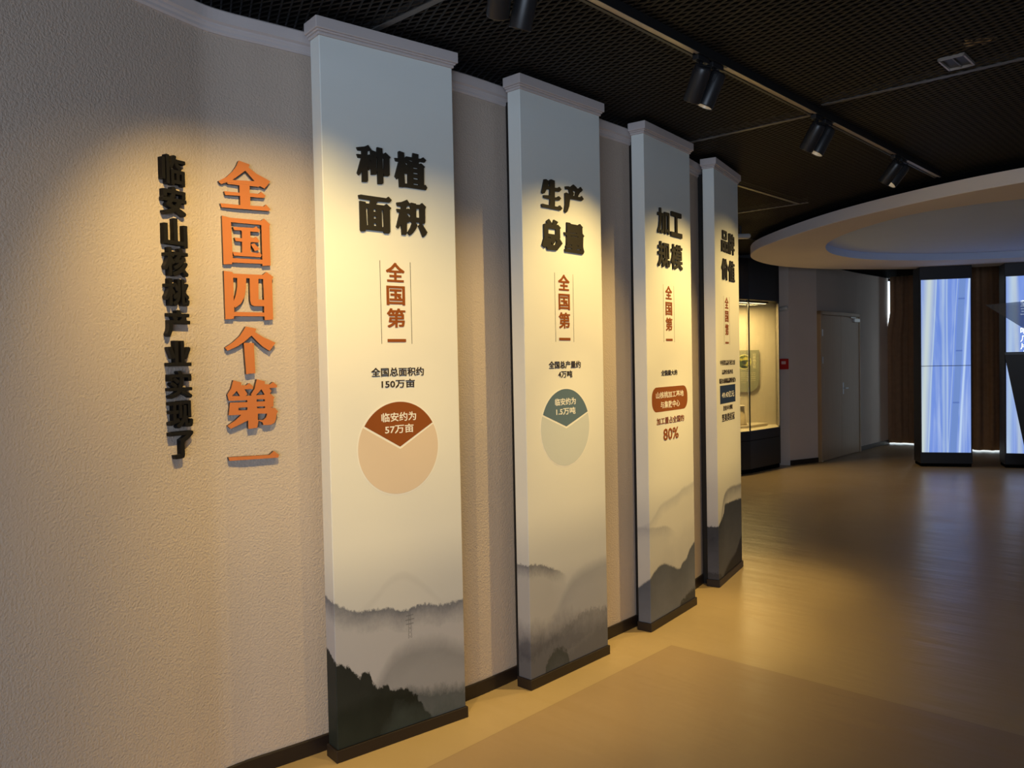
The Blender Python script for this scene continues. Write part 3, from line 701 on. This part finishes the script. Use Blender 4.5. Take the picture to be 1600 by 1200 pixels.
SPOTS = []
def spotlight(b, target, label, power, core=1.2, width=88):
    base = ab(TA, b); z = CEIL - .042
    root = thing('track_spotlight', label, 'spotlight', (base.x, base.y, z), 0, 'spotlights on the ceiling track')
    ra = math.atan2(EB.y, EB.x)
    rot = Matrix.Rotation(ra, 4, 'Z')
    MB().box(-.050, .050, -.015, .015, -.022, .0, rot).box(-.03, .03, -.0085, .0085, 0, .02, rot).obj('track_adapter', M['lamp_black'], root, bevel=.002)
    MB().lathe([(.009, -.060), (.009, -.022)], 16).obj('stem', M['lamp_black'], root, True)
    piv = Vector((0, 0, -.068))
    d = (Vector(target) - (Vector((base.x, base.y, z)) + piv)).normalized()
    q = d.to_track_quat('Z', 'Y').to_matrix().to_4x4()
    q.translation = piv
    MB().lathe([(.004, -.030), (.034, -.030), (.038, -.022), (.0405, .0), (.0405, .126), (.0395, .130), (.037, .130), (.0365, .075)], 32, q, False).obj('lamp_body', M['lamp_black'], root, True)
    MB().lathe([(.0001, -.0302), (.033, -.0302)], 32, q, False).obj('rear_cap', M['lamp_black'], root)
    MB().lathe([(.0368, .127), (.034, .088), (.018, .072)], 32, q, False).obj('reflector', M['reflector'] if power else M['lamp_black'], root, True)
    MB().lathe([(.0002, .073), (.019, .073)], 32, q, False).obj('lens', M['lens'] if power else M['lens_off'], root)
    mm = MB()
    for sgn in (-1, 1):
        mm.box(sgn * .0425 - .002, sgn * .0425 + .002, -.007, .007, -.012, .02, q)
    mm.box(-.0425, .0425, -.005, .005, -.0345, -.0305, q)
    mm.obj('yoke', M['lamp_black'], root)
    # wide beam, and the hot core of the same lamp turned further down
    low = (Vector((target[0], target[1], -.30)) - (Vector((base.x, base.y, z)) + piv)).normalized()
    for nm, e, size, dd in (('spot_beam', power, width, d), ('spot_core', power * core, 40, low)):
        if not power: break
        ld = bpy.data.lights.new(nm, 'SPOT'); ld.energy = e; ld.color = SPOT_COLOR
        ld.spot_size = R(size); ld.spot_blend = 1.0; ld.shadow_soft_size = .014
        lo = bpy.data.objects.new(nm, ld); COL.objects.link(lo); lo.parent = root
        lq = (-dd).to_track_quat('Z', 'Y').to_matrix().to_4x4(); lq.translation = piv + d * .134
        lo.matrix_local = lq
    return root

spotlight(1.06, (-1.14, 2.98, 1.20), 'track spotlight above the narrow black character column', SPOT_POWER * .2, .4)
spotlight(1.24, (-.93, 3.24, 1.32), 'track spotlight above the large orange characters', SPOT_POWER * 1.75, .6, 86)
spotlight(2.00, (-.30, 4.3, 1.35), 'unlit spotlight head of the pair before the first panel', 0)
spotlight(2.13, (-.34, 3.53, 1.2), 'glowing spotlight head of the pair before the first panel', SPOT_POWER * .55, 1.4)
spotlight(3.30, (.45, 4.75, 1.35), 'unlit spotlight head of the pair before the second panel', 0)
spotlight(3.43, (.20, 4.07, 1.1), 'glowing spotlight head of the pair before the second panel', SPOT_POWER * 1.5, 1.0, 94)
spotlight(4.58, (1.15, 5.60, 1.35), 'unlit spotlight head of the pair before the third panel', 0)
spotlight(4.72, (.90, 4.89, 1.1), 'glowing spotlight head of the pair before the third panel', SPOT_POWER * 1.95, 1.1, 92)
spotlight(5.90, (1.80, 6.60, 1.35), 'unlit spotlight head of the pair before the fourth panel', 0)
spotlight(6.04, (1.50, 5.79, 1.3), 'glowing spotlight head of the pair before the fourth panel', SPOT_POWER * 1.9, 1.0, 90)

# ------------------------------------------------------------------ small things on the ceiling
def vent():
    c = Vector((2.154, 3.918)); rz = math.atan2(-.682, .7314)
    root = thing('ceiling_vent', 'small square black ceiling vent with a pale metal rim in the mesh', 'vent', (c.x, c.y, CEIL - .012), rz)
    w, d = .058, .095
    fr = MB().box(-w, w, -d, -d + .008, 0, .014).box(-w, w, d - .008, d, 0, .014).box(-w, -w + .008, -d, d, 0, .014).box(w - .008, w, -d, d, 0, .014)
    fr.obj('vent_frame', M['channel'], root)
    MB().box(-w + .008, w - .008, -d + .008, d - .008, .010, .014).obj('vent_back', M['black_metal'], root)
    MB().box(-.003, .003, -d + .008, d - .008, .004, .010).obj('vent_slat', M['bar'], root)
vent()

def scrap():
    rng = random.Random(5); vs = []; fs = []; n = 7; mth = 4
    for i in range(n):
        for j in range(mth):
            vs.append((-.06 + .12 * i / (n - 1) + rng.uniform(-.008, .008), -.035 + .07 * j / (mth - 1) + rng.uniform(-.008, .008), rng.uniform(0, .018)))
    for i in range(n - 1):
        for j in range(mth - 1): fs.append((i * mth + j, (i + 1) * mth + j, (i + 1) * mth + j + 1, i * mth + j + 1))
    o = mesh_obj('lit_patch_sheet', vs, fs, plain('lit_patch_tan', (.45, .33, .20), .8))  # added sheet; its tan stands for a warm lit patch above the mesh
    o.location = (2.148, 3.715, CEIL + .008); o.rotation_euler = (0, 0, R(-35))
    sd = o.modifiers.new('thickness', 'SOLIDIFY'); sd.thickness = .0015
    tag(o, 'crumpled tan sheet, coloured as a warm lit patch behind the square vent', 'lit patch')
scrap()

# ------------------------------------------------------------------ far side: display case, column, back wall, door
def case():
    root = thing('display_case', 'black museum display case with lit cream interior behind corner glass', 'display case', (2.9, 11.4, 0))
    o = Vector((2.9, 11.4))
    A, B, C, D, E = (2.0, 10.28), (3.232, 11.034), (3.835, 11.615), (3.965, 12.12), (1.80, 11.90)
    loc = lambda pts: [(x - o.x, y - o.y) for x, y in pts]
    pl = loc([A, B, C, D, E])
    def inset(pts, f):
        cx = sum(p[0] for p in pts) / len(pts); cy = sum(p[1] for p in pts) / len(pts)
        return [(cx + (x - cx) * f, cy + (y - cy) * f) for x, y in pts]
    MB().prism(inset(pl, .975), 0, .06).obj('plinth', M['void'], root)
    MB().prism(pl, .06, .4425).obj('cabinet_base', M['black_case'], root)
    MB().prism(inset(pl, .992), .4425, .4505).obj('shadow_gap', M['void'], root)
    MB().prism(pl, .4505, .577).obj('cabinet_rail', M['black_case'], root)
    MB().prism(inset(pl, .985), .577, .583).obj('display_floor', M['case_cream'], root)
    MB().prism(pl, 2.372, 2.93).obj('header', M['black_case'], root)
    bk = [(3.93, 12.04), (1.83, 11.78), (1.82, 11.86), (3.93, 12.10)]
    MB().prism(loc(bk), .583, 2.372).obj('back_board', M['case_cream'], root)
    MB().prism(loc([C, D, (3.935, 12.12), (3.810, 11.618)]), .577, 2.372).obj('end_frame', M['black_case'], root)
    def pane(p, q, name='glass_pane'):
        p = Vector(p) - o; q = Vector(q) - o; t = (q - p).normalized(); n = Vector((t.y, -t.x))
        p = p - n * .012; q = q - n * .012; p2 = p - n * .008; q2 = q - n * .008
        MB().prism([tuple(p), tuple(q), tuple(q2), tuple(p2)], .578, 2.372).obj(name, M['glass'], root)
    pane(A, B); pane(B, C)
    b = Vector(B) - o
    MB().box(b.x - .010, b.x + .006, b.y - .006, b.y + .012, .577, 2.372).obj('corner_strip', M['black_metal'], root)
    cc = Vector(C) - o
    MB().box(cc.x - .026, cc.x - .014, cc.y - .016, cc.y - .004, .60, 2.34).obj('glass_edge', M['case_cream'], root)
    # light fitting under the header
    MB().prism(loc([(2.3, 10.62), (3.20, 11.17), (3.68, 11.60), (3.62, 11.66), (3.16, 11.24), (2.26, 10.69)]), 2.345, 2.371).obj('lamp_rail', M['black_metal'], root)
    MB().prism(loc([(2.32, 10.65), (3.19, 11.19), (3.65, 11.61), (3.63, 11.63), (3.17, 11.22), (2.30, 10.68)]), 2.340, 2.345).obj('led_strip', M['led'], root)
    for (x, y, e) in ((2.5, 11.0, 37), (3.25, 11.42, 37)):
        ld = bpy.data.lights.new('case_light', 'AREA'); ld.energy = e; ld.color = (1, .71, .30); ld.shape = 'RECTANGLE'; ld.size = .7; ld.size_y = .12
        lo = bpy.data.objects.new('case_light', ld); COL.objects.link(lo); lo.parent = root
        lo.location = (x - o.x, y - o.y, 2.33); lo.rotation_euler = (0, 0, R(38))
case()

def exhibits():
    t = R(6.75); ux, uy = math.cos(t), math.sin(t); nx, ny = math.sin(t), -math.cos(t)
    def P(s, off): return (3.96 + ux * s + nx * off, 12.05 + uy * s + ny * off)
    # info board on the lining
    x, y = P(-.66, .012)
    root = thing('info_board', 'sage green information board with round photo hanging in the display case', 'information board', (x, y, 1.073), t)
    w = .345; h = .616; r = .17
    out = [(-w, 0), (w - r, 0)] + [(w - r + r * math.sin(a), r - r * math.cos(a)) for a in [PI / 2 * k / 12 for k in range(1, 13)]] + [(w, h), (-w, h)]
    sage = plain('sage_board', (0.27, 0.275, 0.18), 0.6, var=.02)
    put_mesh('board', poly_mesh([out], .030, .0, sage), root)
    tph = NT('olive_photo'); vo = tph.new('ShaderNodeTexVoronoi'); tph.l.new(tph.obj(), vo.inputs['Vector']); vo.inputs['Scale'].default_value = 26
    tph.col(tph.ramp(vo.outputs['Color'], [(0, (.02, .03, .02)), (.35, (.06, .09, .03)), (.5, (.35, .33, .06)), (.75, (.55, .50, .12)), (1, (.03, .04, .03))], 'CONSTANT'))
    fr = flat(root, 'photo_rim', [ring_poly(.113, .446, .108, 0, 2 * PI, 48)[:-1]], plain('photo_rim_yellow', (.75, .72, .30), .6), .002, -.030)
    flat(fr, 'round_photo', [ring_poly(.113, .446, .098, 0, 2 * PI, 48)[:-1]], tph.mat, .002, -.032)
    pale = plain('pale_print', (.72, .66, .40), .6)
    put_mesh('printed_title', text_mesh('山\n核\n桃\n文\n化', .01, (.245, .295, .35, .58), .001, -.030, pale, 2), root)
    for k in range(6):
        z = .275 - k * .028
        put_mesh('printed_line', text_mesh('临安山核桃栽培历史悠久果仁香脆', 0, (-.28, .285 if k < 5 else .14, z, z + .014), .001, -.030, pale, 1), root)
    # low platform and pedestal
    pt = [(2.30, 10.92), (3.37, 11.46), (3.72, 11.82), (3.62, 11.98), (2.2, 11.72)]
    tag(MB().prism(pt, .583, .622).obj('display_platform', M['case_cream'], None, bevel=.003), 'low cream platform lying on the floor of the display case', 'platform')
    root = thing('display_pedestal', 'tapered cream pedestal with flat top standing on the case platform', 'pedestal', (3.19, 11.60, .622))
    MB().lathe([(.165, 0), (.155, .02), (.118, .26)], 32).obj('pedestal_body', plain('pedestal_tan', (.50, .40, .22), .7), root, True)
    MB().lathe([(.118, .26), (.135, .262), (.135, .278)], 32).obj('pedestal_top', M['case_cream'], root)
exhibits()

# wall end beside the case, the back wall and the doors
BACK = [(4.035, 11.80), (4.546, 12.085), (5.057, 12.62), (5.685, 13.343), (6.68, 14.394)]
struct(MB().prism([(3.905, 11.85), (4.035, 11.80), (4.40, 12.35), (4.05, 12.40)], 0, 2.93).obj('wall_column', M['far_wall']))
vs, fs = sweep(BACK, [(0, 0), (0, 2.93), (-.12, 2.93), (-.12, 0)])
struct(mesh_obj('wall_back', vs, fs, M['far_wall']))
vs, fs = sweep(BACK + [(7.3, 14.9)], [(0.0, 2.935), (0.0, 3.45), (-.12, 3.45), (-.12, 2.935)])
struct(mesh_obj('wall_bulkhead', vs, fs, M['void']))
vs, fs = sweep(BACK[:2], [(-.01, 0), (.012, 0), (.012, .07), (-.01, .07)]); struct(mesh_obj('baseboard_back', vs, fs, M['plinth']))
vs, fs = sweep([(5.70, 13.36), (6.68, 14.394)], [(-.01, 0), (.012, 0), (.012, .07), (-.01, .07)]); struct(mesh_obj('baseboard_back.001', vs, fs, M['plinth']))

def door():
    p = Vector((4.556, 12.088)); q = Vector((5.672, 13.322)); d = q - p; L = d.length; a = math.atan2(d.y, d.x)
    root = thing('door_1', 'pale wooden double door in the back wall beside the screens', 'door', (p.x, p.y, 0), a); root['kind'] = 'structure'
    H = 2.255
    mb = MB().box(0, .05, -.055, .05, 0, H).box(L - .05, L, -.055, .05, 0, H).box(0, L, -.055, .05, H - .055, H)
    mb.obj('door_frame', M['wood_door'], root, bevel=.004)
    mid = .5 * L
    for x0, x1 in ((.053, mid - .003), (mid + .003, L - .053)):
        lf = MB().box(x0, x1, -.045, .0, .008, H - .06).obj('door_leaf', M['wood_door'], root, bevel=.002)
        if x0 > .1:
            hm = MB().box(x0 + .05, x0 + .085, -.050, -.045, .98, 1.16).box(x0 + .055, x0 + .18, -.090, -.074, 1.06, 1.078).box(x0 + .055, x0 + .073, -.090, -.045, 1.06, 1.078)
            hm.obj('door_handle', M['steel'], lf, bevel=.003)
            MB().box(x1 - .28, x1 - .05, -.085, -.045, H - .14, H - .085).obj('door_closer', M['steel'], lf, bevel=.004)
            MB().box(x1 - .42, x1 - .2, -.075, -.062, H - .078, H - .064).obj('closer_arm', M['steel'], lf)
        else:
            for z in (1.52, 1.93):
                MB().box(x0 - .004, x0 + .022, -.058, -.045, z - .05, z + .05).obj('hinge', M['steel'], lf, bevel=.002)
door()

def wall_gadgets():
    # fire alarm call point and emergency lamp on the wall end
    a = math.atan2(11.80 - 11.85, 4.035 - 3.905)
    n = Vector((math.sin(a), -math.cos(a)))
    p = Vector((3.970, 11.825))
    root = thing('fire_alarm_box', 'small red fire alarm call box on the wall end beside the display case', 'fire alarm', (p.x, p.y, 1.40), a)
    MB().box(-.062, .062, -.045, .001, 0, .155).obj('alarm_housing', M['red'], root, bevel=.008)
    MB().box(-.036, .024, -.049, -.045, .075, .118).obj('alarm_plate', plain('alarm_plate_pink', (.75, .42, .36), .5), root, bevel=.001)
    q = Matrix.Translation((0, -.06, .04)) @ Matrix.Rotation(R(78), 4, 'Y') @ Matrix.Rotation(R(15), 4, 'X')
    root = thing('security_camera', 'small pale dome shaped security camera high on the wall end beside the case', 'security camera', (p.x, p.y, 2.24), a)
    MB().lathe([(.002, -.062), (.028, -.058), (.034, -.045), (.036, .03), (.034, .05), (.022, .062), (.002, .066)], 20, q).obj('camera_body', M['white_plastic'], root, True)
    MB().box(-.02, .02, -.06, .001, .02, .06).obj('camera_bracket', M['white_plastic'], root, bevel=.003)
    root = thing('ceiling_sensor', 'small white cylindrical fixture on the ceiling behind the fourth display panel', 'ceiling fixture', (2.47, 8.70, CEIL))
    MB().box(-.14, .10, -.05, .05, -.135, -.085).obj('fixture_body', M['white_plastic'], root, bevel=.02)
    MB().lathe([(.012, -.09), (.012, 0)], 12).obj('fixture_stem', M['black_metal'], root)
wall_gadgets()

# ------------------------------------------------------------------ window, curtains, screens
def window():
    path = [(6.62, 14.80), (7.15, 14.55), (7.75, 13.75), (8.55, 13.2), (9.35, 12.9)]
    vs, fs = sweep(path, [(0, .02), (0, 2.9), (-.02, 2.9), (-.02, .02)])
    o = mesh_obj('window_1', vs, fs, M['daylight']); struct(o)
    vs, fs = sweep(path, [(.03, 2.9), (.03, 3.45), (-.06, 3.45), (-.06, 2.9)]); mesh_obj('window_head', vs, fs, M['void'], o)
window()

def curtain(path, label, z0, z1, amp, pitch, lean=0.0):
    pts = []
    for i in range(len(path) - 1):
        a = Vector(path[i]); b = Vector(path[i + 1]); n = max(2, int((b - a).length / .012))
        for k in range(n): pts.append(a + (b - a) * k / n)
    pts.append(Vector(path[-1]))
    zs = [z0 + (z1 - z0) * j / 14 for j in range(15)]
    vs = []; fs = []; s = 0.0; rng = random.Random(3)
    cols = []
    for i, p in enumerate(pts):
        a = pts[max(i - 1, 0)]; b = pts[min(i + 1, len(pts) - 1)]; t = (b - a).normalized(); nrm = Vector((t.y, -t.x))
        if i: s += (p - pts[i - 1]).length
        col = []
        for z in zs:
            w = amp * math.sin(2 * PI * s / pitch + .35 * math.sin(z * 1.3 + s * 3)) + .3 * amp * math.sin(4.6 * PI * s / pitch + 1 + z * .3)
            q = p + nrm * w + t * (lean * max(0, 1 - i / 40.0) * min(1.0, max(0.0, (2.25 - z) / .3)) * -1)
            col.append((q.x, q.y, z))
        cols.append(col)
    th = .006
    for col in cols: vs += col
    nz = len(zs)
    for i in range(len(cols) - 1):
        for j in range(nz - 1): fs.append((i * nz + j, (i + 1) * nz + j, (i + 1) * nz + j + 1, i * nz + j + 1))
    o = mesh_obj('curtain', vs, fs, M['curtain'], None, True)
    sd = o.modifiers.new('thickness', 'SOLIDIFY'); sd.thickness = th
    return tag(o, label, 'curtain', 'brown curtains before the window')
curtain([(6.703, 14.365), (6.98, 14.22), (7.02, 13.85)], 'dark brown curtain hanging between the back wall and the first screen column', .020, 2.95, .022, .15, .07)
curtain([(7.06, 13.75), (7.46, 13.0), (7.85, 12.84), (8.6, 12.75), (9.3, 12.6)], 'dark brown curtain hanging between the two screen columns', .022, 2.95, .03, .2)

def screen_mat(name, stalks, seed):
    t = NT(name); x, y, z = t.xyz()
    n = t.noise(t.vec(t.m('MULTIPLY', x, 3.0), seed, t.m('MULTIPLY', z, .5)), 2.0, 3)
    n2 = t.noise(t.vec(t.m('MULTIPLY', x, 7.0), seed + 3, t.m('MULTIPLY', z, .7)), 1.6, 3, .5, .6)
    c = t.mix(n, (.085, .18, .60), (.24, .36, .78))
    streak = t.m('MULTIPLY', t.m('SUBTRACT', n2, .50), 5.0, clamp=True)
    c = t.mix(t.m('MULTIPLY', streak, .32), c, (.50, .64, .82))
    reed = t.noise(t.vec(t.m('MULTIPLY', x, 14.0), seed + 7, t.m('MULTIPLY', z, .35)), 1.0, 2)
    low = t.m('DIVIDE', t.m('SUBTRACT', 1.75, z), 1.2, clamp=True)
    c = t.mix(t.m('MULTIPLY', t.m('MULTIPLY', t.m('SUBTRACT', reed, .52), 5.0, clamp=True), t.m('MULTIPLY', low, .55)), c, (.55, .66, .84))
    for sx, wd, lean, cc, st, soft, nodes in stalks:
        wob = t.m('MULTIPLY', t.m('SUBTRACT', t.noise(t.vec(sx * 9, seed, z), .8, 1), .5), .03)
        cx = t.m('ADD', t.m('ADD', sx, wob), t.m('MULTIPLY', t.m('SUBTRACT', z, 1.4), lean))
        d = t.m('ABSOLUTE', t.m('SUBTRACT', x, cx))
        mk = t.m('DIVIDE', t.m('SUBTRACT', wd, d), soft, clamp=True)
        c2 = cc
        if nodes:
            f = t.m('ABSOLUTE', t.m('SUBTRACT', t.m('MODULO', t.m('ADD', z, .18), .72), .36))
            c2 = t.mix(t.m('MULTIPLY', t.m('LESS_THAN', f, .010), .6), cc, (.04, .09, .36))
        c = t.mix(t.m('MULTIPLY', mk, st), c, c2)
    t.bsdf.inputs['Base Color'].default_value = (.01, .01, .01, 1); t.rough(.3)
    t.l.new(c, t.bsdf.inputs['Emission Color']); t.bsdf.inputs['Emission Strength'].default_value = 1.05
    return t.mat

def screen_column(p, a, label, stalks, seed, words=False):
    root = thing('screen_column', label, 'screen column', (p[0], p[1], 0), a, 'screen columns before the window')
    w, d = .66, .38
    MB().prism([(0, 0), (w, 0), (w, d), (-.005, d)], .045, 2.798).obj('column_housing', M['column'], root, bevel=.004)
    MB().prism([(.012, .012), (w - .012, .012), (w - .012, d - .012), (.007, d - .012)], 0, .045).obj('column_plinth', M['void'], root)
    mt = screen_mat('bamboo_screen_%d' % seed, stalks, seed)
    for z0, z1 in ((.203, 1.409), (1.417, 2.615)):
        s = MB().box(.018, w - .020, -.006, .001, z0, z1).obj('screen', mt, root)
        s['label'] = 'glowing blue bamboo screen'
        if words and z0 > 1:
            wm = emit('screen_text', (.9, .97, 1.0), 1.6)
            for t_, z in (('坚', 2.20), ('三', 2.09), ('吧', 1.83), ('几', 1.72), ('片', 1.62), ('山', 1.52)):
                put_mesh('screen_character', text_mesh(t_, .01, (.185, .27, z, z + .085), .001, -.006, wm, 2), s)
pale = (.52, .66, .72); cream = (.58, .66, .60); blue = (.13, .24, .55)
screen_column((5.728, 11.388), R(-14.7), 'black column with two stacked bamboo screens standing in the clear before the curtains',
              [(.07, .10, .045, cream, .85, .09, False), (.155, .014, .05, pale, .7, .014, False), (.30, .03, .0, pale, .45, .03, False), (.345, .016, .0, pale, .6, .016, False),
               (.475, .046, .055, (.15, .25, .55), .9, .010, True), (.415, .010, .055, pale, .6, .012, False), (.56, .022, .055, (.55, .70, .88), .85, .02, False)], 1)
screen_column((6.742, 11.10), R(-22), 'black column with white text on its bamboo screen standing behind the tapered kiosk',
              [(.06, .07, .02, pale, .6, .06, False), (.15, .05, -.02, cream, .5, .04, False), (.34, .03, .0, pale, .6, .03, False), (.5, .05, .02, (.15, .25, .55), .8, .01, True)], 2, True)

def kiosk():
    rz = math.atan2(-.52, .855)
    root = thing('hologram_kiosk', 'black tapered pedestal kiosk with smoked glass pyramid before the white text screen', 'kiosk', (6.23, 9.19, 0), rz)
    t, b = .555, .275
    z0, z1 = .0, 1.56
    vs = [(-b, -b, z0), (b, -b, z0), (b, b, z0), (-b, b, z0), (-t, -t, z1), (t, -t, z1), (t, t, z1), (-t, t, z1), (-t, -t, 1.588), (t, -t, 1.588), (t, t, 1.588), (-t, t, 1.588)]
    fs = [(0, 1, 2, 3), (8, 9, 10, 11)] + [(i, (i + 1) % 4, 4 + (i + 1) % 4, 4 + i) for i in range(4)] + [(4 + i, 4 + (i + 1) % 4, 8 + (i + 1) % 4, 8 + i) for i in range(4)]
    mesh_obj('kiosk_body', vs, fs, M['black_case'], root, bevel=.004)
    r = .75; zt, za = 2.150, 1.59
    k = r
    tips = [(-k, 0), (0, -k), (k, 0), (0, k)]
    vs = [(x, y, zt) for x, y in tips] + [(x * .02, y * .02, za) for x, y in tips]
    fs = [(i, (i + 1) % 4, 4 + (i + 1) % 4, 4 + i) for i in range(4)] + [(0, 1, 2, 3), (4, 5, 6, 7)]
    mesh_obj('hologram_pyramid', vs, fs, M['smoked'], root)
kiosk()

# unseen wall behind the camera, its glazed opening added for the cool fill
fw = MB().box(-6, -3.4, -4.2, -4.0, 0, 3.45).box(1.4, 9.6, -4.2, -4.0, 0, 3.45).box(-3.4, 1.4, -4.2, -4.0, 2.7, 3.45).box(-3.4, 1.4, -4.2, -4.0, 0, .2)
struct(fw.obj('wall_front', M['far_wall']))
fr = MB()
for x in (-3.4, -1.83, -.23, 1.34): fr.box(x, x + .06, -4.12, -4.04, .2, 2.7)
fr.box(-3.4, 1.4, -4.12, -4.04, .2, .26).box(-3.4, 1.4, -4.12, -4.04, 2.64, 2.7)
struct(fr.obj('added_window', M['black_metal']))
# side wall of the hall beyond the frame
struct(MB().box(9.4, 9.6, -4, 17, 0, 3.45).obj('wall_right', M['far_wall']))
